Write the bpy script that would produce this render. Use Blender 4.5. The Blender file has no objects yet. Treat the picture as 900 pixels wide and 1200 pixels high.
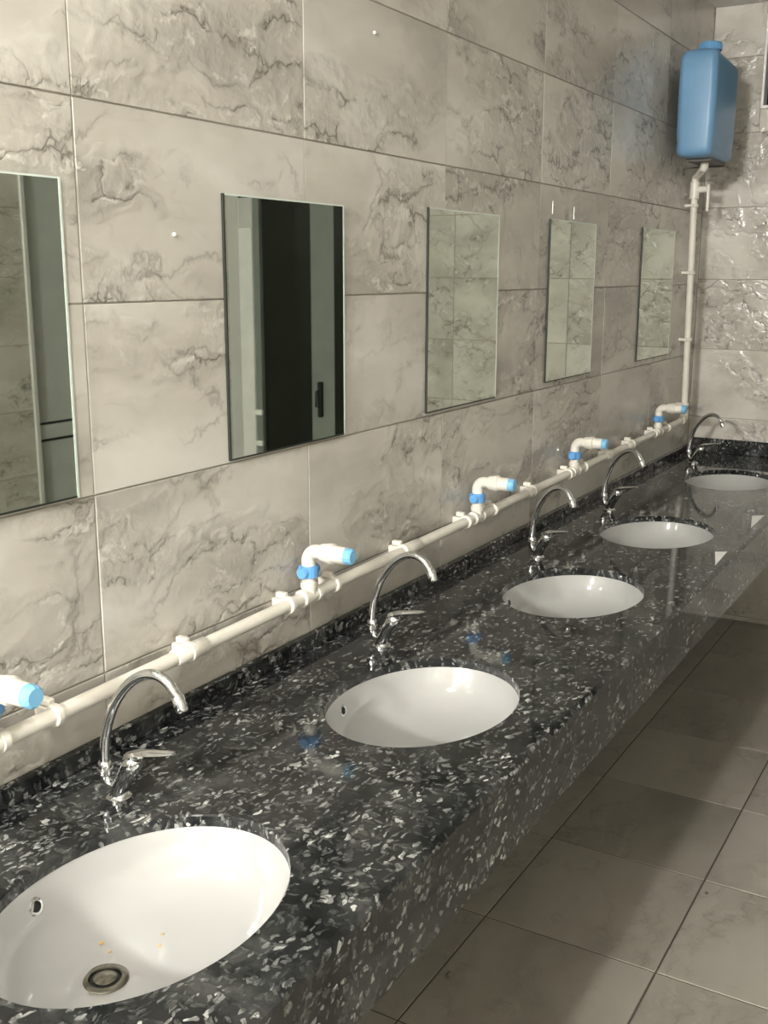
import bpy, bmesh, math, random
from mathutils import Vector, Matrix
random.seed(7)
SC = bpy.context.scene
COL = SC.collection
PI = math.pi

# ------------------------------------------------------------ camera, world, lights, exposure
CAM = Vector((1.48765, 0.0, 1.85971))
yaw, pitch, roll = math.radians(-30.461), math.radians(-12.699), math.radians(0.1545)
fwd = Vector((math.sin(yaw)*math.cos(pitch), math.cos(yaw)*math.cos(pitch), math.sin(pitch)))
rt = Vector((math.cos(yaw), -math.sin(yaw), 0)); up = rt.cross(fwd)
r2 = rt*math.cos(roll)+up*math.sin(roll); u2 = -rt*math.sin(roll)+up*math.cos(roll)
cd = bpy.data.cameras.new('camera'); cam = bpy.data.objects.new('camera', cd); COL.objects.link(cam)
cd.sensor_fit = 'VERTICAL'; cd.sensor_height = 36; cd.lens = 1248.57/1200*36; cd.clip_start = .02
cam.matrix_world = Matrix(((r2.x, u2.x, -fwd.x, CAM.x), (r2.y, u2.y, -fwd.y, CAM.y), (r2.z, u2.z, -fwd.z, CAM.z), (0, 0, 0, 1)))
SC.camera = cam

W = bpy.data.worlds.new('world'); SC.world = W; W.use_nodes = True
W.node_tree.nodes['Background'].inputs[0].default_value = (.9, .95, 1, 1)
W.node_tree.nodes['Background'].inputs[1].default_value = .05

SC.view_settings.view_transform = 'Standard'; SC.view_settings.look = 'None'
SC.view_settings.gamma = 1; SC.view_settings.use_curve_mapping = False
SC.view_settings.exposure = 0.63

CEIL = 3.15
ROOM_X, ROOM_Y0, ROOM_Y1 = 3.2, -5.0, 5.782
# ceiling lamps: x, y, watts; last two are added to brighten the end wall
LAMPS = [(.86, .0, 41), (.86, -1.6, 30), (.50, -3.7, 400), (.82, -3.7, 400)]
for lx, ly, lw in LAMPS:
    ld = bpy.data.lights.new('ceiling_light', 'POINT'); ld.shadow_soft_size = .085; ld.energy = lw
    ld.color = (1, .985, .935)
    lo = bpy.data.objects.new('lamp_glow', ld); COL.objects.link(lo); lo.location = (lx, ly, CEIL-.135)

# ------------------------------------------------------------ materials
def mat(name):
    m = bpy.data.materials.new(name); m.use_nodes = True
    nt = m.node_tree; b = nt.nodes['Principled BSDF']
    return m, nt, b
def N(nt, t, **kw):
    n = nt.nodes.new(t)
    for k, v in kw.items(): setattr(n, k, v)
    return n
def L(nt, a, b): nt.links.new(a, b)
def ramp(nt, src, stops, interp='LINEAR'):
    r = N(nt, 'ShaderNodeValToRGB'); r.color_ramp.interpolation = interp
    e = r.color_ramp.elements
    while len(e) < len(stops): e.new(.5)
    for i, (p, c) in enumerate(stops):
        e[i].position = p; e[i].color = (*c, 1) if len(c) == 3 else c
    L(nt, src, r.inputs[0]); return r.outputs[0]
def mixc(nt, f, a, b, mode='MIX'):
    m = N(nt, 'ShaderNodeMix', data_type='RGBA', blend_type=mode)
    for s, v in ((m.inputs[0], f), (m.inputs[6], a), (m.inputs[7], b)):
        if hasattr(v, 'links'): L(nt, v, s)
        elif isinstance(v, (int, float)): s.default_value = v
        else: s.default_value = (*v, 1)
    return m.outputs[2]
def math_(nt, op, a, b=0.0, c=0.0):
    m = N(nt, 'ShaderNodeMath', operation=op)
    for s, v in zip(m.inputs, (a, b, c)):
        if hasattr(v, 'links'): L(nt, v, s)
        else: s.default_value = v
    return m.outputs[0]
def vmath(nt, op, a, b):
    m = N(nt, 'ShaderNodeVectorMath', operation=op)
    for s, v in zip(m.inputs, (a, b)):
        if hasattr(v, 'links'): L(nt, v, s)
        else: s.default_value = v
    return m.outputs[0]
def noise(nt, vec, scale, detail=4, rough=.55, dist=0, out=0):
    n = N(nt, 'ShaderNodeTexNoise'); n.inputs['Scale'].default_value = scale; n.inputs['Detail'].default_value = detail
    n.inputs['Roughness'].default_value = rough; n.inputs['Distortion'].default_value = dist
    L(nt, vec, n.inputs['Vector']); return n.outputs[out]

def simple(name, col, rough=.4, metal=0, var=.06, vscale=9, bump=0, coat=0, spec=.5):
    m, nt, b = mat(name)
    tc = N(nt, 'ShaderNodeTexCoord')
    nz = noise(nt, tc.outputs['Object'], vscale, 4)
    c = ramp(nt, nz, [(.3, tuple(x*(1-var) for x in col)), (.7, tuple(min(1, x*(1+var)) for x in col))])
    L(nt, c, b.inputs['Base Color'])
    b.inputs['Roughness'].default_value = rough; b.inputs['Metallic'].default_value = metal
    b.inputs['Coat Weight'].default_value = coat; b.inputs['Coat Roughness'].default_value = .05
    b.inputs['Specular IOR Level'].default_value = spec
    if bump:
        bp = N(nt, 'ShaderNodeBump'); bp.inputs['Strength'].default_value = bump; bp.inputs['Distance'].default_value = .002
        L(nt, noise(nt, tc.outputs['Object'], vscale*8, 3), bp.inputs['Height']); L(nt, bp.outputs[0], b.inputs['Normal'])
    return m

def stone_tile(name, base, dark, light, rough, bumpd, scale=1.0, spec=.5, veinamt=1.0):
    m, nt, b = mat(name)
    tc = N(nt, 'ShaderNodeTexCoord'); oi = N(nt, 'ShaderNodeObjectInfo')
    cmb = N(nt, 'ShaderNodeCombineXYZ')
    for i, k in enumerate((37.0, 91.0, 53.0)): L(nt, math_(nt, 'MULTIPLY', oi.outputs['Random'], k), cmb.inputs[i])
    v = vmath(nt, 'ADD', tc.outputs['Object'], cmb.outputs[0])
    # streaks run up and to the right across a tile
    mp = N(nt, 'ShaderNodeMapping'); mp.inputs['Rotation'].default_value = (.65, 0, .5); mp.inputs['Scale'].default_value = (1.2, .55, 1.5)
    L(nt, v, mp.inputs['Vector']); vs = mp.outputs[0]
    w = vmath(nt, 'SUBTRACT', noise(nt, v, 3.0*scale, 3, .6, 0, 1), (.5, .5, .5))
    sc = N(nt, 'ShaderNodeVectorMath', operation='SCALE'); L(nt, w, sc.inputs[0]); sc.inputs['Scale'].default_value = .22/scale
    vw = vmath(nt, 'ADD', vs, sc.outputs[0])
    cloud = noise(nt, vw, 2.6*scale, 4, .55)
    mask = ramp(nt, noise(nt, vw, 2.3*scale, 4, .62), [(.47, (0, 0, 0)), (.57, (1, 1, 1))])
    mask2 = ramp(nt, noise(nt, vw, 14*scale, 3, .6), [(.44, (0, 0, 0)), (.56, (1, 1, 1))])
    w2 = vmath(nt, 'SUBTRACT', noise(nt, v, 16*scale, 3, .65, 0, 1), (.5, .5, .5))
    sc2 = N(nt, 'ShaderNodeVectorMath', operation='SCALE'); L(nt, w2, sc2.inputs[0]); sc2.inputs['Scale'].default_value = .10/scale
    vc = vmath(nt, 'ADD', vw, sc2.outputs[0])
    def crack(sc_, wd):
        vo = N(nt, 'ShaderNodeTexVoronoi', feature='DISTANCE_TO_EDGE'); vo.inputs['Scale'].default_value = sc_*scale; L(nt, vc, vo.inputs['Vector'])
        return ramp(nt, vo.outputs['Distance'], [(0.0, (1, 1, 1)), (wd, (.4, .4, .4)), (wd*3.2, (0, 0, 0))])
    vo = N(nt, 'ShaderNodeTexVoronoi', feature='F1'); vo.inputs['Scale'].default_value = 11*scale; L(nt, vc, vo.inputs['Vector'])
    facet = vo.outputs['Distance']
    c1 = math_(nt, 'MULTIPLY', math_(nt, 'MULTIPLY', crack(8, .035), mask), mask2)
    long_ = math_(nt, 'MULTIPLY', crack(1.5, .006), ramp(nt, noise(nt, v, 3.5*scale, 3), [(.45, (0, 0, 0)), (.58, (1, 1, 1))]))
    c = ramp(nt, cloud, [(.30, tuple(x*.74 for x in base)), (.48, base), (.70, light)])
    c = mixc(nt, math_(nt, 'MULTIPLY', mask, .34*veinamt), c, tuple((x+y*1.2)/2.2 for x, y in zip(base, dark)))
    c = mixc(nt, math_(nt, 'MULTIPLY', c1, .85*veinamt), c, dark)
    c = mixc(nt, math_(nt, 'MULTIPLY', long_, .42*veinamt), c, dark)
    lt = math_(nt, 'MULTIPLY', ramp(nt, noise(nt, vc, 22*scale, 3, .6), [(.56, (0, 0, 0)), (.64, (1, 1, 1))]), mask)
    c = mixc(nt, math_(nt, 'MULTIPLY', lt, .7*veinamt), c, light)
    hs = N(nt, 'ShaderNodeHueSaturation'); L(nt, math_(nt, 'MULTIPLY_ADD', oi.outputs['Random'], .10, .95), hs.inputs['Value']); L(nt, c, hs.inputs['Color'])
    L(nt, hs.outputs[0], b.inputs['Base Color'])
    b.inputs['Roughness'].default_value = rough; b.inputs['Specular IOR Level'].default_value = spec
    h = math_(nt, 'ADD', math_(nt, 'MULTIPLY', math_(nt, 'MULTIPLY', facet, mask), 1.4), math_(nt, 'MULTIPLY', cloud, .35))
    h = math_(nt, 'SUBTRACT', h, math_(nt, 'MULTIPLY', c1, .45))
    h = math_(nt, 'SUBTRACT', h, math_(nt, 'MULTIPLY', long_, .15))
    bp = N(nt, 'ShaderNodeBump'); bp.inputs['Strength'].default_value = 1; bp.inputs['Distance'].default_value = bumpd
    L(nt, h, bp.inputs['Height']); L(nt, bp.outputs[0], b.inputs['Normal'])
    return m

M_TILE = stone_tile('stone_wall_tile', (.56, .53, .475), (.17, .15, .125), (.70, .675, .62), .18, .0034, spec=.38)
M_FLOOR = stone_tile('stone_floor_tile', (.335, .312, .27), (.13, .115, .09), (.39, .365, .32), .28, .0006, .9, .4, .55)
M_GROUT = simple('grout', (.30, .27, .23), .85, bump=.3)
M_FGROUT = simple('floor_grout', (.085, .075, .06), .9, bump=.3)
M_CEIL = simple('ceiling_paint', (.78, .77, .74), .7, bump=.15)
M_BACK = simple('plain_wall', (.10, .095, .085), .5)

def granite():
    m, nt, b = mat('flaked_black_granite')
    geo = N(nt, 'ShaderNodeNewGeometry')
    p = geo.outputs['Position']
    wn = noise(nt, p, 13, 3, .6, 0, 1)
    sc = N(nt, 'ShaderNodeVectorMath', operation='SCALE'); L(nt, vmath(nt, 'SUBTRACT', wn, (.5, .5, .5)), sc.inputs[0]); sc.inputs['Scale'].default_value = .06
    vw = vmath(nt, 'ADD', p, sc.outputs[0])
    base = ramp(nt, noise(nt, vw, 10, 5, .6), [(.36, (.006, .007, .0075)), (.5, (.018, .019, .020)), (.66, (.050, .052, .050))])
    def shards(scale, stretch, rot, prev, thr, dark, light, dens=.5):
        mp = N(nt, 'ShaderNodeMapping'); mp.inputs['Scale'].default_value = stretch; mp.inputs['Rotation'].default_value = rot
        L(nt, vw, mp.inputs['Vector'])
        v = N(nt, 'ShaderNodeTexVoronoi', feature='F1'); v.inputs['Scale'].default_value = scale
        L(nt, mp.outputs[0], v.inputs['Vector'])
        sx = N(nt, 'ShaderNodeSeparateColor'); L(nt, v.outputs['Color'], sx.inputs[0])
        ed = ramp(nt, v.outputs['Distance'], [(.46, (1, 1, 1)), (.52, (0, 0, 0))])
        pick = ramp(nt, sx.outputs[0], [(thr, (0, 0, 0)), (thr+.01, (1, 1, 1))])
        col = ramp(nt, sx.outputs[1], [(0, dark), (.6, tuple((x+y)/2.6 for x, y in zip(dark, light))), (1, light)])
        inner = ramp(nt, noise(nt, vw, scale*2.2, 2), [(.44, (.3, .3, .3)), (.52, (1, 1, 1))])
        patch = ramp(nt, noise(nt, p, 9, 2), [(.40, (.25, .25, .25)), (.58, (1, 1, 1))])
        return mixc(nt, math_(nt, 'MULTIPLY', math_(nt, 'MULTIPLY', math_(nt, 'MULTIPLY', pick, ed), inner), patch), prev, col)
    c = shards(24, (1, 2.0, 1.3), (.3, .4, .5), base, .45, (.014, .015, .015), (.062, .064, .061))
    c = shards(46, (1, 2.6, 1.5), (.2, .9, 1.3), c, .64, (.03, .032, .031), (.17, .175, .167))
    c = shards(52, (2.8, 1, 1.4), (.9, .2, .4), c, .68, (.06, .062, .06), (.38, .385, .37))
    c = shards(40, (2.6, 1, 2.4), (.2, .7, 2.3), c, .84, (.22, .225, .215), (.66, .67, .64))
    L(nt, c, b.inputs['Base Color'])
    b.inputs['Roughness'].default_value = .06; b.inputs['Specular IOR Level'].default_value = .37
    bp = N(nt, 'ShaderNodeBump'); bp.inputs['Strength'].default_value = .25; bp.inputs['Distance'].default_value = .0004
    L(nt, noise(nt, p, 14, 2), bp.inputs['Height']); L(nt, bp.outputs[0], b.inputs['Normal'])
    return m
M_GRAN = granite()
M_CER = simple('white_ceramic', (.43, .427, .412), .14, var=.015, vscale=3, coat=.6)
M_CHROME = simple('chrome', (.82, .83, .84), .07, 1, var=.03)
M_STEEL = simple('brushed_steel', (.30, .285, .24), .22, 1, var=.15, vscale=40)
M_DARK = simple('dark_hole', (.01, .01, .01), .6)
M_PVC = simple('white_plastic_pipe', (.80, .76, .68), .32, var=.05, vscale=20)
M_BLUE = simple('blue_plastic', (.13, .36, .72), .35, var=.08)
M_CAPB = simple('pale_blue_plastic', (.22, .52, .80), .35, var=.08)
M_CAN = simple('blue_can_plastic', (.15, .31, .50), .38, var=.06, vscale=6, bump=.15)
M_CANCAP = simple('blue_can_cap', (.16, .38, .66), .35, var=.05)
M_MIRROR = simple('mirror_silver', (.62, .66, .58), .015, 1, var=.01)
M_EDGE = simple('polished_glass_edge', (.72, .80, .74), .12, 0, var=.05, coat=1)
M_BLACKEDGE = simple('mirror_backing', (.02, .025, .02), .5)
M_ALU = simple('pale_aluminium', (.72, .72, .70), .35, .3, var=.04)
M_WHITEF = simple('white_frame_paint', (.85, .85, .83), .35)
M_DOORD = simple('dark_door_glass', (.012, .014, .010), .12)
M_DOORG = simple('grey_door_panel', (.22, .24, .22), .4, var=.08)
M_DOORL = simple('light_grey_door', (.52, .55, .52), .35, var=.05)
M_BLACK = simple('black_glass', (.004, .004, .004), .06, spec=.15)
M_LAMPF = simple('lamp_housing', (.8, .8, .8), .4)
M_CRUMB = simple('tan_crumb', (.55, .38, .18), .8, var=.2)
M_MARK = simple('white_card', (.9, .9, .88), .6)
M_BIT = simple('grey_grit', (.12, .11, .10), .6)
def emis():
    m, nt, b = mat('lamp_diffuser')
    b.inputs['Emission Color'].default_value = (1, .96, .88, 1); b.inputs['Emission Strength'].default_value = 6
    b.inputs['Base Color'].default_value = (.9, .9, .88, 1)
    return m
M_EMIT = emis()

# ------------------------------------------------------------ helpers
def obj(name, bm, m, parent=None, smooth=False, loc=None, wn=False):
    me = bpy.data.meshes.new(name); bm.normal_update(); bm.to_mesh(me); bm.free()
    me.materials.append(m)
    if smooth:
        me.polygons.foreach_set('use_smooth', [True]*len(me.polygons))
        me.set_sharp_from_angle(angle=math.radians(42))
    o = bpy.data.objects.new(name, me); COL.objects.link(o)
    if parent: o.parent = parent
    if loc is not None: o.location = loc
    return o
def tag(o, label, cat, group=None, kind=None):
    o['label'] = label
    if cat: o['category'] = cat
    if group: o['group'] = group
    if kind: o['kind'] = kind
    return o
def thing(name, label, cat, loc=(0, 0, 0), rz=0, group=None):
    o = bpy.data.objects.new(name, None); COL.objects.link(o); o.location = loc; o.rotation_euler = (0, 0, rz)
    o.empty_display_size = .05
    return tag(o, label, cat, group)
def box(bm, x0, x1, y0, y1, z0, z1, bev=0, seg=1):
    r = bmesh.ops.create_cube(bm, size=1)
    vs = r['verts']
    for v in vs: v.co = Vector(((x0+x1)/2+v.co.x*(x1-x0), (y0+y1)/2+v.co.y*(y1-y0), (z0+z1)/2+v.co.z*(z1-z0)))
    if bev:
        es = list({e for v in vs for e in v.link_edges})
        bmesh.ops.bevel(bm, geom=es, offset=bev, segments=seg, affect='EDGES', profile=.5)
    return bm
def frame_of(d):
    d = d.normalized(); a = Vector((0, 0, 1)) if abs(d.z) < .9 else Vector((1, 0, 0))
    u = a.cross(d).normalized(); return u, d.cross(u)
def tube(bm, pts, rads, n=16, caps=True):
    pts = [Vector(p) for p in pts]
    if not hasattr(rads, '__len__'): rads = [rads]*len(pts)
    rings = []; u = None
    for i, p in enumerate(pts):
        a = pts[i]-pts[i-1] if i else pts[1]-pts[0]; b = pts[i+1]-pts[i] if i < len(pts)-1 else a
        if a.length < 1e-9: a = b
        if b.length < 1e-9: b = a
        t = (a.normalized()+b.normalized()).normalized()
        if u is None: u, w = frame_of(t)
        else:
            u = (u-t*u.dot(t)).normalized(); w = t.cross(u)
        rings.append([bm.verts.new(p+(u*math.cos(2*PI*k/n)+w*math.sin(2*PI*k/n))*rads[i]) for k in range(n)])
    for A, B in zip(rings, rings[1:]):
        for k in range(n): bm.faces.new((A[k], A[(k+1) % n], B[(k+1) % n], B[k]))
    if caps:
        bm.faces.new(rings[0][::-1]); bm.faces.new(rings[-1])
    return bm
def rod(bm, p, q, prof, n=20):
    """lathe about the line p->q; prof = [(t, r)] with t in 0..1"""
    p, q = Vector(p), Vector(q)
    d = q-p; u, w = frame_of(d)
    rings = [[bm.verts.new(p+d*t+(u*math.cos(2*PI*k/n)+w*math.sin(2*PI*k/n))*r) for k in range(n)] for t, r in prof]
    for A, B in zip(rings, rings[1:]):
        for k in range(n): bm.faces.new((A[k], A[(k+1) % n], B[(k+1) % n], B[k]))
    bm.faces.new(rings[0][::-1]); bm.faces.new(rings[-1])
    return bm
def nb(): return bmesh.new()
def arc(c, r, a0, a1, n, ax, ay):
    c = Vector(c); ax = Vector(ax); ay = Vector(ay)
    return [c+ax*r*math.cos(a0+(a1-a0)*i/n)+ay*r*math.sin(a0+(a1-a0)*i/n) for i in range(n+1)]

# ------------------------------------------------------------ setting: shell with tiles
def struct(name, bm, m):
    o = obj(name, bm, m); o['kind'] = 'structure'; return o
def rect_sub(r, holes):
    out = [r]
    for h in holes:
        nx = []
        for (a0, a1, b0, b1) in out:
            if h[0] >= a1 or h[1] <= a0 or h[2] >= b1 or h[3] <= b0: nx.append((a0, a1, b0, b1)); continue
            if h[0] > a0: nx.append((a0, h[0], b0, b1)); a0 = h[0]
            if h[1] < a1: nx.append((h[1], a1, b0, b1)); a1 = h[1]
            if h[2] > b0: nx.append((a0, a1, b0, h[2]))
            if h[3] < b1: nx.append((a0, a1, h[3], b1))
        out = nx
    return [r for r in out if r[1]-r[0] > .006 and r[3]-r[2] > .006]
MESH = {}
G = .0016      # half joint
TH = .008
def tile_obj(parent, axis, a0, a1, b0, b1, m, g=G):
    """axis: 'x+' wall plane x=0 facing +x ; 'y-' end wall ; 'x-' right wall ; 'z+' floor. tile origin at its lower corner"""
    w, h = round(a1-a0-2*g, 4), round(b1-b0-2*g, 4)
    key = (axis, w, h, m.name)
    if key not in MESH:
        bm = nb()
        if axis == 'x+': box(bm, -TH, 0, 0, w, 0, h)
        elif axis == 'x-': box(bm, 0, TH, 0, w, 0, h)
        elif axis == 'y-': box(bm, 0, w, 0, TH, 0, h)
        else: box(bm, 0, w, 0, h, -TH, 0)
        def front(v):
            return {'x+': abs(v.co.x) < 1e-6, 'x-': abs(v.co.x) < 1e-6, 'y-': abs(v.co.y) < 1e-6, 'z+': abs(v.co.z) < 1e-6}[axis]
        es = [e for e in bm.edges if front(e.verts[0]) and front(e.verts[1])]
        bmesh.ops.bevel(bm, geom=es, offset=.0012, segments=1, affect='EDGES')
        me = bpy.data.meshes.new('tile'); bm.normal_update(); bm.to_mesh(me); bm.free(); me.materials.append(m)
        MESH[key] = me
    o = bpy.data.objects.new('tile', MESH[key]); COL.objects.link(o); o.parent = parent
    j = random.uniform(-.0004, .0004)
    if axis == 'x+': o.location = (j, a0+g, b0+g); o.rotation_euler = (0, random.uniform(-.0006, .0006), random.uniform(-.0012, .0012))
    elif axis == 'x-': o.location = (ROOM_X+j, a0+g, b0+g)
    elif axis == 'y-': o.location = (a0+g, ROOM_Y1+j, b0+g)
    else: o.location = (a0+g, b0+g, j)
    return o
def tiling(parent, axis, A, B, holes, m, g=G):
    for a0, a1 in zip(A, A[1:]):
        for b0, b1 in zip(B, B[1:]):
            for r in rect_sub((a0, a1, b0, b1), holes): tile_obj(parent, axis, *r, m, g)
def joints(lo, hi, ref, step):
    k = math.ceil((lo-ref)/step+.02); out = [lo]
    while ref+k*step < hi-.01: out.append(ref+k*step); k += 1
    return out+[hi]

TF = TH-.0025     # grout face depth behind tile face
DOOR1 = (2.20, 3.14, 0, 2.36)      # end wall (x range, z range)
WIN1 = (.252, 1.0, 2.655, 3.10)
DOOR2 = (4.10, 4.98, 0, 2.62)      # right wall (y range)
ADDED_DOORS = [(2.55, 3.43, 0, 2.15), (1.0, 1.88, 0, 2.15), (-.55, .33, 0, 2.15), (-2.1, -1.22, 0, 2.15), (-3.65, -2.77, 0, 2.15)]   # unseen doors added on the right wall to cut bounce light
wl = struct('wall_left', box(nb(), -.15, -TF+.003, ROOM_Y0, ROOM_Y1+.15, -.05, CEIL), M_GROUT)
wb = nb()
for r in rect_sub((-.003, ROOM_X, -.05, CEIL), [DOOR1, WIN1]): box(wb, r[0], r[1], ROOM_Y1+TF-.003, ROOM_Y1+.15, r[2], r[3])
we = struct('wall_back', wb, M_GROUT)
wb = nb()
for r in rect_sub((ROOM_Y0, ROOM_Y1+.15, -.05, CEIL), [DOOR2]+ADDED_DOORS): box(wb, ROOM_X+TF-.003, ROOM_X+.15, r[0], r[1], r[2], r[3])
wr = struct('wall_right', wb, M_GROUT)
wf = struct('wall_front', box(nb(), -.15, ROOM_X+.15, ROOM_Y0-.15, ROOM_Y0, -.05, CEIL), M_BACK)
fl = struct('floor', box(nb(), -.15, ROOM_X+.15, ROOM_Y0, ROOM_Y1+.15, -.15, -.003), M_FGROUT)
ce = struct('ceiling', box(nb(), -.15, ROOM_X+.15, ROOM_Y0-.15, ROOM_Y1+.15, CEIL, CEIL+.12), M_CEIL)
tiling(wl, 'x+', joints(-1.44, ROOM_Y1, 1.438, .72), joints(0, CEIL, 1.801, .36), [], M_TILE)
tiling(we, 'y-', joints(.0, ROOM_X, .73, .72), joints(0, CEIL, 1.826, .36), [DOOR1, WIN1], M_TILE)
tiling(wr, 'x-', joints(.7, ROOM_Y1, 1.42, .72), joints(0, CEIL, 1.826, .36), [DOOR2]+ADDED_DOORS, M_TILE)
tiling(fl, 'z+', joints(0, ROOM_X, .832, .51), joints(-.03, ROOM_Y1, 2.581, .523), [], M_FLOOR, .0030)
# larger plain pieces of the same finish behind the camera
tiling(wl, 'x+', [ROOM_Y0, -3.2, -1.44], [0, 1.6, CEIL], [], M_TILE)
tiling(wr, 'x-', [ROOM_Y0, -3, -1, .7], [0, 1.6, CEIL], ADDED_DOORS, M_TILE)
tiling(fl, 'z+', [0, 1.6, ROOM_X], [ROOM_Y0, -2.5, -.03], [], M_FLOOR, .0022)

# window high on the end wall (top right)
x0, x1, z0, z1 = WIN1
w1 = obj('window_1', box(nb(), x0+.02, x1-.02, ROOM_Y1+.055, ROOM_Y1+.065, z0+.02, z1-.02), M_BLACK); w1['kind'] = 'structure'
fb = nb()
for a in ((x0, x0+.014, z0, z1), (x1-.028, x1, z0, z1), (x0+.014, x1-.028, z0, z0+.016), (x0+.028, x1-.028, z1-.028, z1), (.62, .645, z0+.028, z1-.028)):
    box(fb, a[0], a[1], ROOM_Y1-.008, ROOM_Y1+.075, a[2], a[3], .003)
obj('window_frame', fb, M_WHITEF, w1)
# doors seen in the mirrors, then the unseen row added against bounce light
def door_end():
    x0, x1, z0, z1 = DOOR1; Y = ROOM_Y1
    d = obj('door_1', box(nb(), x0+.29, x1-.26, Y+.03, Y+.07, .01, z1-.03), M_DOORD); d['kind'] = 'structure'
    b = nb(); box(b, x0+.10, x0+.29, Y+.015, Y+.075, .01, z1-.03, .004); obj('door_stile', b, M_DOORG, d)
    b = nb(); box(b, x0, x0+.10, Y-.005, Y+.09, 0, z1, .004); box(b, x0+.10, x1-.10, Y-.015, Y+.09, z1-.03, z1, .003); obj('door_frame', b, M_DOORD, d)
    b = nb(); box(b, x1-.21, x1-.10, Y-.02, Y+.09, 0, 2.14, .004); obj('door_jamb', b, M_WHITEF, d)['label'] = 'white door jamb strip'
    b = nb(); box(b, x1-.10, x1, Y-.01, Y+.09, 0, z1, .004); box(b, x1-.21, x1-.10, Y-.01, Y+.09, 2.14, z1, .004); obj('door_jamb', b, M_ALU, d)
    b = nb(); box(b, x1-.26, x1-.21, Y-.005, Y+.09, 0, z1-.03, .004); obj('door_jamb', b, M_DOORG, d)
    b = nb(); box(b, x0+.195, x0+.225, Y-.02, Y+.014, .93, 1.16, .006); tube(b, [(x0+.21, Y-.015, 1.1), (x0+.21, Y-.05, 1.1), (x0+.21, Y-.055, 1.0)], .008, 10)
    h = obj('door_handle', b, M_DARK, d)
    for z in (.72, .93):
        b = nb(); box(b, x1-.27, x1-.215, Y-.03, Y-.006, z-.018, z+.018, .003); obj('hinge', b, M_WHITEF, d)
door_end()
def door_right(D, nm):
    y0, y1, z0, z1 = D; X = ROOM_X
    d = obj(nm, box(nb(), X+.02, X+.06, y0+.03, y1-.03, .01, z1-.03), M_DOORL); d['kind'] = 'structure'
    b = nb()
    for a in ((y0, y0+.03, 0, z1), (y1-.03, y1, 0, z1), (y0+.03, y1-.03, z1-.03, z1)): box(b, X-.012, X+.08, a[0], a[1], a[2], a[3], .003)
    obj('door_frame', b, M_ALU, d)
    b = nb(); box(b, X+.006, X+.02, y0+.03, y1-.03, .93, 1.01, .003); obj('door_rail', b, M_DOORL, d)
    b = nb(); box(b, X+.016, X+.021, y0+.03, y1-.03, .915, .928); box(b, X+.016, X+.021, y0+.03, y1-.03, 1.012, 1.024); obj('door_groove', b, M_DARK, d)
door_right(DOOR2, 'door_2')
for i_, D in enumerate(ADDED_DOORS): door_right(D, 'door_%d' % (i_+3))

# ------------------------------------------------------------ wash counter
ZT, XF, ZB = .917, .737, .736
SL = .022
AX, AY = .203, .270
BAS = [(.42, 1.083), (.42, 1.998), (.413, 2.961), (.406, 3.852), (.400, 5.035)]
Y0C = -.40
def slab(ya, yb, cx, cy, first, last):
    bm = nb(); n = 72
    X0, X1 = .0, XF; ch = .010
    corners = [(X0, ya), (X1-ch, ya), (X1-ch, yb), (X0, yb)]
    angs = [2*PI*k/n for k in range(n)]
    outer = []
    for a in angs:
        dx, dy = math.cos(a), math.sin(a); t = 1e9
        if dx > 1e-9: t = min(t, (X1-ch-cx)/dx)
        if dx < -1e-9: t = min(t, (X0-cx)/dx)
        if dy > 1e-9: t = min(t, (yb-cy)/dy)
        if dy < -1e-9: t = min(t, (ya-cy)/dy)
        outer.append(Vector((cx+dx*t, cy+dy*t, 0)))
    for c in corners:
        a = math.atan2(c[1]-cy, c[0]-cx) % (2*PI)
        k = min(range(n), key=lambda i: min(abs(angs[i]-a), 2*PI-abs(angs[i]-a)))
        outer[k] = Vector((c[0], c[1], 0))
    er = .0022
    H0 = [bm.verts.new((cx+(AX+er)*math.cos(a), cy+(AY+er)*math.sin(a), ZT)) for a in angs]
    H1 = [bm.verts.new((cx+AX*math.cos(a), cy+AY*math.sin(a), ZT-er)) for a in angs]
    H2 = [bm.verts.new((cx+AX*math.cos(a), cy+AY*math.sin(a), ZT-SL)) for a in angs]
    O0 = [bm.verts.new((p.x, p.y, ZT)) for p in outer]
    def inset(p): return XF if p.x > X1-ch-1e-6 else p.x
    O1 = [bm.verts.new((inset(p), p.y, ZT-(ch if p.x > X1-ch-1e-6 else 0))) for p in outer]
    O2 = [bm.verts.new((inset(p), p.y, ZT-SL)) for p in outer]
    for A, B in ((O0, H0), (H0, H1), (H1, H2), (H2, O2), (O2, O1), (O1, O0)):
        for k in range(n):
            k2 = (k+1) % n
            vs = [A[k], A[k2], B[k2], B[k]]
            if (A[k].co-B[k].co).length < 1e-7 and (A[k2].co-B[k2].co).length < 1e-7: continue
            bm.faces.new(vs)
    bmesh.ops.remove_doubles(bm, verts=bm.verts, dist=1e-6)
    bmesh.ops.recalc_face_normals(bm, faces=bm.faces)
    return bm
counter = thing('washbasin_counter', 'long black speckled granite counter with five oval cutouts along the left wall', 'counter')
ys = [Y0C]+[(BAS[i][1]+BAS[i+1][1])/2 for i in range(4)]+[ROOM_Y1-.0015]
ys[2] = 2.55
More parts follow.
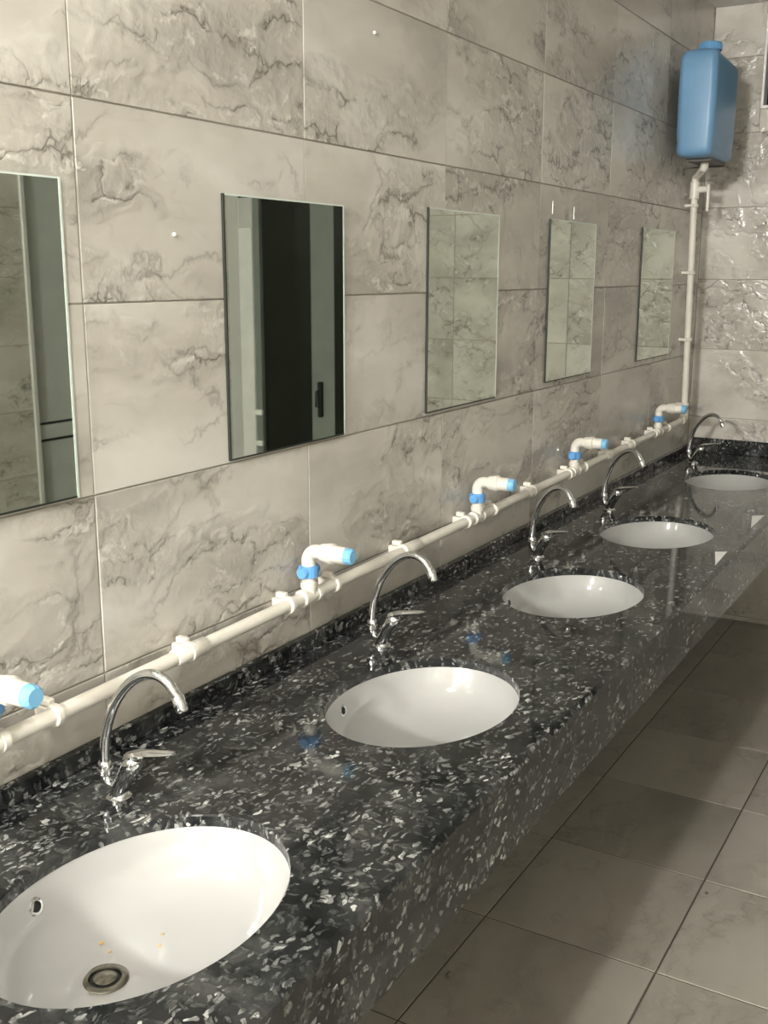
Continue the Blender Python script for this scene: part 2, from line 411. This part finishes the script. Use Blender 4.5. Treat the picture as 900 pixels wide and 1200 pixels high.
# plain unseen length added to block light under the counter, then one slab per basin
obj('top_slab', box(nb(), .0, XF, -3.0, Y0C-.0004, ZT-SL, ZT, .002), M_GRAN, counter)  # added unseen length, blocks light under the counter
obj('front_panel', box(nb(), XF-.022, XF-.001, -3.0, Y0C-.0005, ZB, ZT-SL, .0015), M_GRAN, counter)  # added unseen length, blocks light under the counter
obj('backsplash_panel', box(nb(), .0012, .02, -3.0, Y0C-.0005, ZT+.0005, ZT+.040, .002), M_GRAN, counter)  # part of the added unseen length
for i in range(5):
    ya, yb = ys[i]+.0004, ys[i+1]-.0004
    obj('top_slab', slab(ya, yb, BAS[i][0], BAS[i][1], i == 0, i == 4), M_GRAN, counter, smooth=False)
py = [Y0C, .95, 2.55, 4.15, ROOM_Y1-.0015]
for a, b in zip(py, py[1:]):
    obj('front_panel', box(nb(), XF-.022, XF-.001, a+.0005, b-.0005, ZB, ZT-SL, .0015), M_GRAN, counter)
sy = [Y0C, .42, 1.665, 2.27, 3.1, 4.3, ROOM_Y1-.0015]
for a, b in zip(sy, sy[1:]):
    obj('backsplash_panel', box(nb(), .0012, .02, a+.0005, b-.0005, ZT+.0005, ZT+.040, .002), M_GRAN, counter)
obj('backsplash_panel', box(nb(), .0205, XF, ROOM_Y1-.0205, ROOM_Y1-.0015, ZT+.0005, ZT+.077, .002), M_GRAN, counter)

# ------------------------------------------------------------ basins
ORD = ['nearest oval white washbasin, cut by the left edge, with tan crumbs in it',
       'second nearest oval white washbasin, in front of the second tap',
       'middle oval white washbasin of the row of five',
       'fourth oval white washbasin, between the middle one and the far one',
       'farthest oval white washbasin, beside the dark end backsplash']
def make_basin(cx, cy, label):
    t = thing('washbasin', label, 'washbasin', (cx, cy, ZT-SL), 0, 'oval undercounter washbasins')
    prof = [(1.0, 0.0), (.985, -.010), (.97, -.022), (.945, -.042), (.90, -.064), (.82, -.084), (.70, -.099), (.55, -.109), (.40, -.115), (.28, -.119), (.20, -.122)]
    n = 72; bm = nb(); rings = []
    dx, dy = -.055, -.035           # the drain sits off the middle
    rd = .034
    fl_ = []
    for k in range(n):
        a = 2*PI*k/n; fl_.append(bm.verts.new(((AX+.03)*math.cos(a), (AY+.03)*math.sin(a), -.0005)))
    rings.append(fl_)
    for j, (s, z) in enumerate(prof):
        f = (1-s)/.8; f = f**1.5
        ring = []
        for k in range(n):
            a = 2*PI*k/n
            ex, ey = (AX+.001)*s*math.cos(a), (AY+.001)*s*math.sin(a)
            m_ = max(0, min(1, (1-s)/.8))**2
            rx, ry = rd*math.cos(a), rd*math.sin(a)
            ring.append(bm.verts.new(((ex*(1-m_)+rx*m_)+dx*f, (ey*(1-m_)+ry*m_)+dy*f, z-.0005)))
        rings.append(ring)
    # outer skin
    for s, z in ((.22, -.132), (.6, -.122), (.86, -.1), (1.0, -.06), (1.04, -.012), ):
        rings_ = [bm.verts.new(((AX+.004)*s*math.cos(2*PI*k/n)+dx*(1-s)*.9, (AY+.004)*s*math.sin(2*PI*k/n)+dy*(1-s)*.9, z)) for k in range(n)]
        rings.append(rings_)
    for A, B in zip(rings, rings[1:]):
        for k in range(n): bm.faces.new((A[k], A[(k+1) % n], B[(k+1) % n], B[k]))
    for k in range(n): bm.faces.new((rings[-1][k], rings[-1][(k+1) % n], rings[0][(k+1) % n], rings[0][k]))
    bmesh.ops.recalc_face_normals(bm, faces=bm.faces)
    obj('bowl', bm, M_CER, t, smooth=True)
    # drain
    c = Vector((dx, dy, -.1215))
    bm = nb(); rod(bm, c+Vector((0, 0, -.004)), c+Vector((0, 0, .004)), [(0, .036), (.7, .0375), (1, .034), (.95, .026), (.35, .024), (.3, .001)], 32)
    dr = obj('drain', bm, M_STEEL, t, smooth=True)
    bm = nb(); rod(bm, c+Vector((0, 0, -.0005)), c+Vector((0, 0, .0005)), [(0, .0235), (1, .0235)], 24); obj('drain_hole', bm, M_DARK, dr)
    bm = nb()
    rod(bm, c+Vector((0, 0, .0006)), c+Vector((0, 0, .0055)), [(0, .018), (.5, .0185), (.8, .015), (1, .007), (.7, .005), (.7, .001)], 24)
    obj('strainer', bm, M_STEEL, dr, smooth=True)
    # overflow hole high on the wall side
    oc = Vector((-AX*.965+.003, -.045, -.034)); nx = Vector((1, 0, .35)).normalized()
    bm = nb(); rod(bm, oc-nx*.004, oc+nx*.0035, [(0, .0145), (.8, .0150), (1, .0125), (1, .0095), (.4, .0090)], 22)
    ov = obj('overflow_ring', bm, M_CHROME, t, smooth=True)
    bm = nb(); rod(bm, oc+nx*.0002, oc+nx*.0012, [(0, .0088), (1, .0088)], 18); obj('overflow_hole', bm, M_DARK, ov)
    return t
for (cx, cy), lab in zip(BAS, ORD): make_basin(cx, cy, lab)

# crumbs in the nearest basin
def bowl_z(x, y):
    best = None
    q = math.hypot((x-.42+.03)/AX, (y-1.083+.02)/AY)
    pr = [(1.0, 0.0), (.97, -.022), (.945, -.042), (.90, -.064), (.82, -.084), (.70, -.099), (.55, -.109), (.40, -.115), (.2, -.122), (0, -.122)]
    for (s1, z1), (s2, z2) in zip(pr, pr[1:]):
        if s2 <= q <= s1: return ZT-SL+z2+(z1-z2)*(q-s2)/(s1-s2)
    return ZT-SL
from mathutils.bvhtree import BVHTree
bowl_o = [o for o in COL.objects if o.name == 'bowl'][0]
bvh = BVHTree.FromPolygons([v.co+Vector((BAS[0][0], BAS[0][1], ZT-SL)) for v in bowl_o.data.vertices], [tuple(p.vertices) for p in bowl_o.data.polygons])
def pixray(px, py): return (r2*((px-450)/1248.57)-u2*((py-600)/1248.57)+fwd).normalized()
crs = [((.3085, 1.0985), .0045, 'largest tan crumb in the nearest washbasin, middle of the bowl'), ((.330, 1.094), .0032, 'small tan crumb just right of the largest crumb in the nearest washbasin'),
       ((.389, 1.147), .0035, 'tan crumb in the nearest washbasin, right of the other tan crumbs'), ((.375, 1.17), .003, 'tan crumb in the nearest washbasin, highest up its far slope'), ((.262, 1.0), .0022, None)]
for (x, y), r_, lab in crs[:4]:
    h = bvh.ray_cast(Vector((x, y, 1.0)), Vector((0, 0, -1)))
    z = h[0].z if h[0] else .8
    bm = nb(); bmesh.ops.create_icosphere(bm, subdivisions=1, radius=r_)
    for v in bm.verts: v.co = Vector((v.co.x*random.uniform(.8, 1.4), v.co.y*random.uniform(.8, 1.3), v.co.z*.5))
    o = obj('food_crumb', bm, M_CRUMB, loc=(x, y, z+r_*.35)); tag(o, lab, 'crumb', 'crumbs in the nearest washbasin')

# ------------------------------------------------------------ taps
TAPS = [((.160, 1.300), 2, 'nearest chrome gooseneck tap, behind the nearest washbasin'),
        ((.160, 2.246), -5, 'second nearest chrome gooseneck tap, behind the second washbasin'),
        ((.168, 3.270), -24, 'middle chrome gooseneck tap, behind the middle washbasin'),
        ((.133, 4.110), -22, 'fourth chrome gooseneck tap, between the middle tap and the corner tap'),
        ((.137, 5.390), -20, 'farthest chrome gooseneck tap, in the corner by the vertical white pipe')]
def make_tap(x, y, ang, label):
    t = thing('gooseneck_tap', label, 'tap', (x, y, ZT), math.radians(ang), 'chrome gooseneck taps')
    bm = nb(); rod(bm, (0, 0, 0), (0, 0, .008), [(0, .024), (.5, .024), (1, .018)], 28); obj('base_flange', bm, M_CHROME, t, smooth=True)
    # body leans towards the basin
    bm = nb(); tube(bm, [(0, 0, .004), (.005, 0, .02), (.018, 0, .045), (.034, 0, .070), (.042, 0, .083), (.045, 0, .089)], [.0165, .0150, .0165, .0185, .0175, .012], 20)
    obj('body', bm, M_CHROME, t, smooth=True)
    bm = nb(); tube(bm, [(.006, 0, .028), (-.008, 0, .020), (-.022, 0, .022), (-.030, 0, .034), (-.030, 0, .046)], [.0085, .009, .009, .0095, .011], 16)
    obj('spout_arm', bm, M_CHROME, t, smooth=True)
    bm = nb(); rod(bm, (-.030, 0, .040), (-.030, 0, .066), [(0, .011), (.1, .0145), (.45, .0145), (.5, .0125), (.9, .0125), (1, .0105)], 24); obj('collar', bm, M_CHROME, t, smooth=True)
    kp = [(-.031, .045), (-.030, .060), (-.028, .090), (-.021, .128), (-.002, .176), (.028, .219), (.064, .248), (.098, .258), (.127, .249), (.147, .225), (.157, .200)]
    pts = []
    for i in range(1, len(kp)-2):
        p0, p1, p2, p3 = (Vector((kp[j][0], 0, kp[j][1])) for j in (i-1, i, i+1, i+2))
        for q in range(4):
            u = q/4; pts.append(.5*((2*p1)+(p2-p0)*u+(2*p0-5*p1+4*p2-p3)*u*u+(3*p1-p0-3*p2+p3)*u**3))
    pts.append(Vector((kp[-2][0], 0, kp[-2][1])))
    e = pts[-1]; pts.append(e+Vector((.003, 0, -.008)))
    bm = nb(); tube(bm, pts, .0092, 18); obj('spout', bm, M_CHROME, t, smooth=True)
    bm = nb(); rod(bm, e+Vector((.0005, 0, .003)), e+Vector((.0100, 0, -.024)), [(0, .0095), (.1, .0115), (.85, .0115), (1, .0100), (1, .006), (.8, .005)], 20); obj('aerator', bm, M_CHROME, t, smooth=True)
    # flat lever
    bm = nb(); P = [(.026, .014, .086, .010), (.052, .0155, .098, .0085), (.085, .0145, .106, .006), (.115, .012, .113, .0045), (.134, .007, .117, .003)]
    rings = []
    for (px, hw, z, th) in P:
        rings.append([bm.verts.new((px+.0, s*hw*cx_, z+cz*th)) for s, cx_, cz in ((-1, 1, 0), (-1, .7, .8), (1, 0, 1), (1, .7, .8), (1, 1, 0), (1, .7, -.8), (1, 0, -1), (-1, .7, -.8))])
    for A, B in zip(rings, rings[1:]):
        for k in range(8): bm.faces.new((A[k], A[(k+1) % 8], B[(k+1) % 8], B[k]))
    bm.faces.new(rings[0][::-1]); bm.faces.new(rings[-1]); bmesh.ops.recalc_face_normals(bm, faces=bm.faces)
    obj('lever', bm, M_CHROME, t, smooth=True)
for (x, y), a, lab in [(p[0], p[1], p[2]) for p in TAPS]: make_tap(x, y, a, lab)

# ------------------------------------------------------------ water pipe
PX, PR = .045, .0155
def pz(y): return 1.0655+.0125*(y-1.2)
YE = 5.505
pipe = thing('water_supply_pipe', 'white plastic water pipe running along the left wall and up the far corner', 'pipe', (0, 0, 0))
bm = nb(); tube(bm, [(PX, -.38, pz(-.38)), (PX, YE, pz(YE))], PR, 20); obj('horizontal_pipe', bm, M_PVC, pipe, smooth=True)
VT = Vector((PX, 5.43, 2.30))
bm = nb(); tube(bm, [(PX, YE, pz(YE)), VT], PR, 20); obj('vertical_pipe', bm, M_PVC, pipe, smooth=True)
bm = nb(); tube(bm, [(PX, YE-.05, pz(YE)), (PX, YE-.012, pz(YE)), (PX, YE, pz(YE)+.012), (PX, YE, pz(YE)+.05)], .0205, 20); obj('elbow', bm, M_PVC, pipe, smooth=True)
def clip(y, z=None, vertical=False, k=1.0):
    """pipe clip: pad on the wall with a ring round the pipe"""
    bm = nb(); z = pz(y) if z is None else z
    c = Vector((PX, y, z)); d = Vector((0, 0, .008)) if vertical else Vector((0, .008, 0))
    rod(bm, c-d, c+d, [(0, .0185), (.15, .0215), (.85, .0215), (1, .0185)], 20)
    if vertical:
        box(bm, .0005, PX-.012, y-.012, y+.012, z-.007, z+.007, .002); box(bm, .02, .05, y-.032, y-.018, z-.006, z+.006, .002)
    else:
        box(bm, .0005, PX-.012, y-.0085, y+.0085, z-.014, z+.014, .002); box(bm, .012, .040, y-.0075, y+.0075, z+.016, z+.030, .002)
    obj('pipe_clip', bm, M_PVC, pipe, smooth=True)
for y in (.72, 1.265, 1.64, 2.0, 2.20, 2.56, 2.965, 3.165, 3.50, 3.86, 4.03, 4.33, 4.64, 4.98, 5.2): clip(y)
for z in (1.20, 1.53, 1.86, 2.18): clip(YE+(z-1.12)*(5.43-YE)/1.18, z, True)
TEES = [1.115, 2.087, 3.045, 3.922, 5.045]
for y in TEES:
    z = pz(y); bm = nb()
    rod(bm, (PX, y-.036, z), (PX, y+.036, z), [(0, .019), (.02, .0215), (.2, .0215), (.22, .0195), (.78, .0195), (.8, .0215), (.98, .0215), (1, .019)], 22)
    rod(bm, (PX, y, z), (PX, y, z+.036), [(0, .018), (.6, .018), (.62, .0205), (1, .0205)], 22)
    obj('tee_fitting', bm, M_PVC, pipe, smooth=True)
# wide couplings lying on the pipe
for y in (1.64, 2.60, 3.50, 4.33, 4.62):
    z = pz(y); bm = nb(); rod(bm, (PX, y-.05, z), (PX, y+.05, z), [(0, .0165), (.03, .0188), (.97, .0188), (1, .0165)], 20); obj('coupling', bm, M_PVC, pipe, smooth=True)

VL = ['nearest white stop valve with blue collar, at the left edge above the pipe', 'second white stop valve with blue collar, above the pipe left of the second tap',
      'third white stop valve with blue collar, under the third mirror from the left', 'fourth white stop valve with blue collar, near the fourth tap', 'farthest white stop valve with blue collar, beside the vertical pipe']
for y, lab in zip(TEES, VL):
    z0 = pz(y)+.0365
    t = thing('stop_valve', lab, 'valve', (PX, y, z0), 0, 'blue and white stop valves')
    bm = nb(); rod(bm, (0, 0, -.002), (0, 0, .016), [(0, .0165), (1, .0165)], 20); obj('riser', bm, M_PVC, t, smooth=True)
    bm = nb(); rod(bm, (0, 0, .012), (0, 0, .042), [(0, .021), (.08, .0255), (.92, .0255), (1, .021)], 16)
    nut = obj('collar_nut', bm, M_BLUE, t, smooth=False)
    bm = nb(); rod(bm, (0, -.033, .027), (0, .033, .027), [(0, .0125), (.06, .0155), (.94, .0155), (1, .0125)], 16); obj('nut_wing', bm, M_BLUE, nut, smooth=True)
    el = [Vector((0, 0, .038)), Vector((0, 0, .052))]+arc((.026, 0, .054), .026, PI, PI/2, 8, (1, 0, 0), (0, 0, 1))+[Vector((.045, 0, .080))]
    bm = nb(); tube(bm, el, [.0175]*len(el), 20); obj('elbow', bm, M_PVC, t, smooth=True)
    bm = nb(); rod(bm, (.038, 0, .080), (.110, 0, .080), [(0, .0185), (.03, .0215), (.14, .0225), (.35, .0255), (.5, .0255), (.54, .0215), (1, .0205)], 24); obj('valve_body', bm, M_PVC, t, smooth=True)
    bm = nb(); n_ = 24; rod(bm, (.108, 0, .080), (.130, 0, .080), [(0, .019), (.1, .0205), (.8, .0200), (1, .016)], 12); obj('end_cap', bm, M_CAPB, t, smooth=False)['label'] = 'pale blue end cap'

# outlet from the blue can down to the vertical pipe
CX0, CX1, CY0, CY1, CZ0, CZ1 = .054, .224, 5.0, 5.42, 2.368, 2.822
t = thing('outlet_valve', 'white plastic outlet elbow and small lever valve under the blue jerrycan', 'valve', (0, 0, 0))
OX, OY = .145, 5.20
bm = nb(); tube(bm, [(OX, OY, CZ0+.001), (OX, OY, CZ0-.028), (OX-.004, OY+.004, CZ0-.036), (PX+.012, 5.42, CZ0-.052), (PX+.002, 5.43, CZ0-.058), (PX, 5.43, CZ0-.075), VT+Vector((0, 0, -.01))], [.0185, .0185, .0185, .0165, .0175, .0165, .0165], 20)
obj('outlet_elbow', bm, M_PVC, t, smooth=True)
zt_ = 2.255
bm = nb(); rod(bm, (PX, 5.432, zt_-.045), (PX, 5.432, zt_+.035), [(0, .0195), (.02, .0225), (.98, .0225), (1, .0195)], 20)
tube(bm, [(PX+.01, 5.432, zt_), (PX+.062, 5.432, zt_)], .016, 16); obj('valve_body', bm, M_PVC, t, smooth=True)
bm = nb(); box(bm, PX+.060, PX+.074, 5.424, 5.440, zt_-.105, zt_+.022, .003); obj('lever', bm, M_PVC, t)

# ------------------------------------------------------------ jerrycan
jc = thing('jerrycan', 'blue plastic jerrycan mounted high in the far left corner', 'jerrycan', ((CX0+CX1)/2, (CY0+CY1)/2, CZ0))
hx, hy, hz = (CX1-CX0)/2, (CY1-CY0)/2, CZ1-CZ0
def rrect(hx, hy, r, n=6):
    out = []
    for cx, cy, a0 in ((hx-r, hy-r, 0), (-hx+r, hy-r, PI/2), (-hx+r, -hy+r, PI), (hx-r, -hy+r, 3*PI/2)):
        for i in range(n+1): a = a0+PI/2*i/n; out.append((cx+r*math.cos(a), cy+r*math.sin(a)))
    return out
bm = nb(); rings = []
for s, z, dxy in ((0, 0.0, .030), (0, .006, .014), (0, .02, .005), (0, .045, .004), (0, .06, .0055), (0, .10, .002), (0, .25, 0), (0, .37, .001), (0, .41, .002), (0, .425, .004), (0, .44, .010), (0, .449, .020), (0, .454, .034)):
    rings.append([bm.verts.new((x, y, z - (.02*max(0, (y/hy))*1 if z > .40 else 0)*(z-.40)/.04)) for x, y in rrect(hx-dxy, hy-dxy, .030)])
for A, B in zip(rings, rings[1:]):
    k_ = len(A)
    for k in range(k_): bm.faces.new((A[k], A[(k+1) % k_], B[(k+1) % k_], B[k]))
bm.faces.new(rings[0][::-1]); bm.faces.new(rings[-1])
obj('can_body', bm, M_CAN, jc, smooth=True)
bm = nb(); c0 = Vector((.004, -.03, hz+.004)); rod(bm, c0-Vector((0, 0, .012)), c0+Vector((0, 0, .018)), [(0, .046), (1, .042)], 28); obj('neck', bm, M_CAN, jc, smooth=True)
bm = nb(); k = 36
rod(bm, c0+Vector((0, 0, .010)), c0+Vector((0, 0, .046)), [(0, .050), (.75, .050), (.93, .047), (1, .042)], 36)
cap = obj('screw_cap', bm, M_CANCAP, jc, smooth=True)
bm = nb()
for i in range(30):
    a = 2*PI*i/30; d = Vector((math.cos(a), math.sin(a), 0)); tube(bm, [c0+d*.0502+Vector((0, 0, .013)), c0+d*.0502+Vector((0, 0, .034))], .0016, 5)
obj('grip_ribs', bm, M_CANCAP, cap)
bm = nb(); tube(bm, [(0, .085, hz-.012), (0, .095, hz+.020), (0, .12, hz+.028), (0, .16, hz+.026), (0, .185, hz+.012), (0, .19, hz-.026)], .010, 12); obj('carry_handle', bm, M_CAN, jc, smooth=True)
# bracket that holds it
br = thing('wall_bracket', 'dark steel shelf bracket holding up the blue jerrycan', 'bracket', (0, CY0+.1, CZ0-.02))
for yy in (.27,):
    b = nb(); box(b, .0006, .200, yy-.012, yy+.012, .001, .007); box(b, .0006, .006, yy-.012, yy+.012, -.03, .001); obj('bracket_arm', b, M_BIT, br)
b = nb(); box(b, .085, .195, .0, .285, .0075, .0195); obj('shelf_plate', b, M_BIT, br)

# ------------------------------------------------------------ mirrors
MI = [(.920, 1.393, 1.447, 2.021), (1.843, 2.317, 1.4475, 2.021), (2.762, 3.248, 1.452, 2.039), (3.682, 4.163, 1.463, 2.046), (4.768, 5.278, 1.466, 2.055)]
ML = ['nearest wall mirror, cut by the left edge of the picture', 'wall mirror second from the left, reflecting a dark doorway', 'middle wall mirror of the row of five, above the third stop valve',
      'fourth wall mirror from the left, reflecting pale tiles', 'farthest narrow-looking wall mirror, next to the vertical pipe']
for (y0, y1, z0, z1), lab in zip(MI, ML):
    t = thing('wall_mirror', lab, 'mirror', (0, (y0+y1)/2, z0), 0, 'frameless wall mirrors')
    hw, h = (y1-y0)/2, z1-z0
    b = nb(); box(b, .0035, .0075, -hw+.0045, hw-.0055, .004, h-.0035); obj('mirror_glass', b, M_MIRROR, t)
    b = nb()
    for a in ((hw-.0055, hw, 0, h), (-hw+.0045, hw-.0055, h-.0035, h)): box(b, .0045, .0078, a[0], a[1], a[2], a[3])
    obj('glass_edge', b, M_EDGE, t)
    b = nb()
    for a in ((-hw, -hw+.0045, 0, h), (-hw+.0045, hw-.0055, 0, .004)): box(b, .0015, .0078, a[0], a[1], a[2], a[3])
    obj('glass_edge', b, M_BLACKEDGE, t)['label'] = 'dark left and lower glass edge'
    b = nb(); box(b, .0008, .0034, -hw+.0055, hw-.001, .001, h-.001); obj('backing', b, M_BLACKEDGE, t)

TRI = [[(0.667, 3.656), (0.703, 3.677), (0.711, 3.477)], [(0.656, 4.296), (0.696, 4.338), (0.697, 4.085)]]  # thin white triangles lying on the counter, nature unknown
# ------------------------------------------------------------ small things on wall, counter and floor
NL = [((1.691, 1.932), 'small pale wall plug right of the first tile joint, left of the second mirror'), ((3.691, 2.085), 'pale nail above the left corner of the fourth mirror'),
      ((3.904, 2.075), 'pale nail above the middle of the fourth mirror'), ((4.76, 2.796), 'small nail left of the jerrycan, the upper left of two'), ((4.953, 2.783), 'small metal nail right beside the jerrycan'),
      ((3.849, 1.191), 'small white wall plug left of the fourth stop valve'), ((2.472, 2.448), 'round white wall plug high on the left wall near the top')]  # last entry is a plain white dot, nature unknown
for i, ((y, z), lab) in enumerate(NL):
    bm = nb()
    if i in (0, 5, 6): rod(bm, (0.0003, 0, 0), (.006, 0, 0), [(0, .0042), (.7, .0042), (1, .003)], 12)
    else:
        rod(bm, (0.0003, 0, 0), (.016, 0, 0), [(0, .003), (1, .003)], 10); rod(bm, (.008, 0, -.022), (.008, 0, .022), [(0, .0035), (1, .0035)], 10)
    o = obj('wall_plug' if i in (0, 5, 6) else 'nail', bm, M_WHITEF if i in (0, 5, 6) else M_CHROME, loc=(0.0006, y, z), smooth=True); tag(o, lab, 'plug' if i in (0, 5, 6) else 'nail')
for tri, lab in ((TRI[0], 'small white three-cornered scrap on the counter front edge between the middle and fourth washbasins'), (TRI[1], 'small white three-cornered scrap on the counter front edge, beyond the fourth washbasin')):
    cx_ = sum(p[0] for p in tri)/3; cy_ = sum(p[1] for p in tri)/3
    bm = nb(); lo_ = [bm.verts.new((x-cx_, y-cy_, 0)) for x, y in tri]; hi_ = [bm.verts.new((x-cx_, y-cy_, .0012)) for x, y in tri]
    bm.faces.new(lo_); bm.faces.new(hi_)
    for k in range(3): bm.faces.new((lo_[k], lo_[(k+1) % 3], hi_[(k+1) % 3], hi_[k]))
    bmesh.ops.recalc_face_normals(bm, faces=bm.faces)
    o = obj('white_scrap', bm, M_MARK, loc=(cx_, cy_, ZT+.0004)); tag(o, lab, 'scrap')  # plain white triangles, nature unknown
for (x, y), s_, lab in (((.357, 2.275), (.006, .010, .008), 'small grey bit of grit on the shaded floor below the counter edge'), ((.857, 3.03), (.006, .006, .004), 'tiny dark pebble on the lit floor beside the long tile joint')):
    bm = nb(); bmesh.ops.create_icosphere(bm, subdivisions=2, radius=1)
    for v in bm.verts: v.co = Vector((v.co.x*s_[0], v.co.y*s_[1], v.co.z*s_[2]))*random.uniform(.85, 1.1)
    o = obj('grit', bm, M_BIT, loc=(x, y, s_[2]*.95), smooth=False); tag(o, lab, 'grit')

# ------------------------------------------------------------ ceiling lamps (housings), the last two added for light
for i, (lx, ly, lw) in enumerate(LAMPS):
    t = thing('ceiling_lamp', ['bare round ceiling bulb over the nearest washbasin', 'bare round ceiling bulb over the counter behind the viewer', 'left of two bright ceiling bulbs by the front wall', 'right of two bright ceiling bulbs by the front wall'][i], 'lamp', (lx, ly, CEIL), 0, 'round ceiling lamps')
    bm = nb(); rod(bm, (0, 0, -.048), (0, 0, -.0005), [(0, .024), (.6, .026), (.65, .045), (1, .05)], 24); obj('bulb_holder', bm, M_LAMPF, t, smooth=True)
    bm = nb(); rod(bm, (0, 0, -.053), (0, 0, -.0485), [(0, .018), (1, .02)], 20); obj('bulb_base', bm, M_EMIT, t, smooth=True)
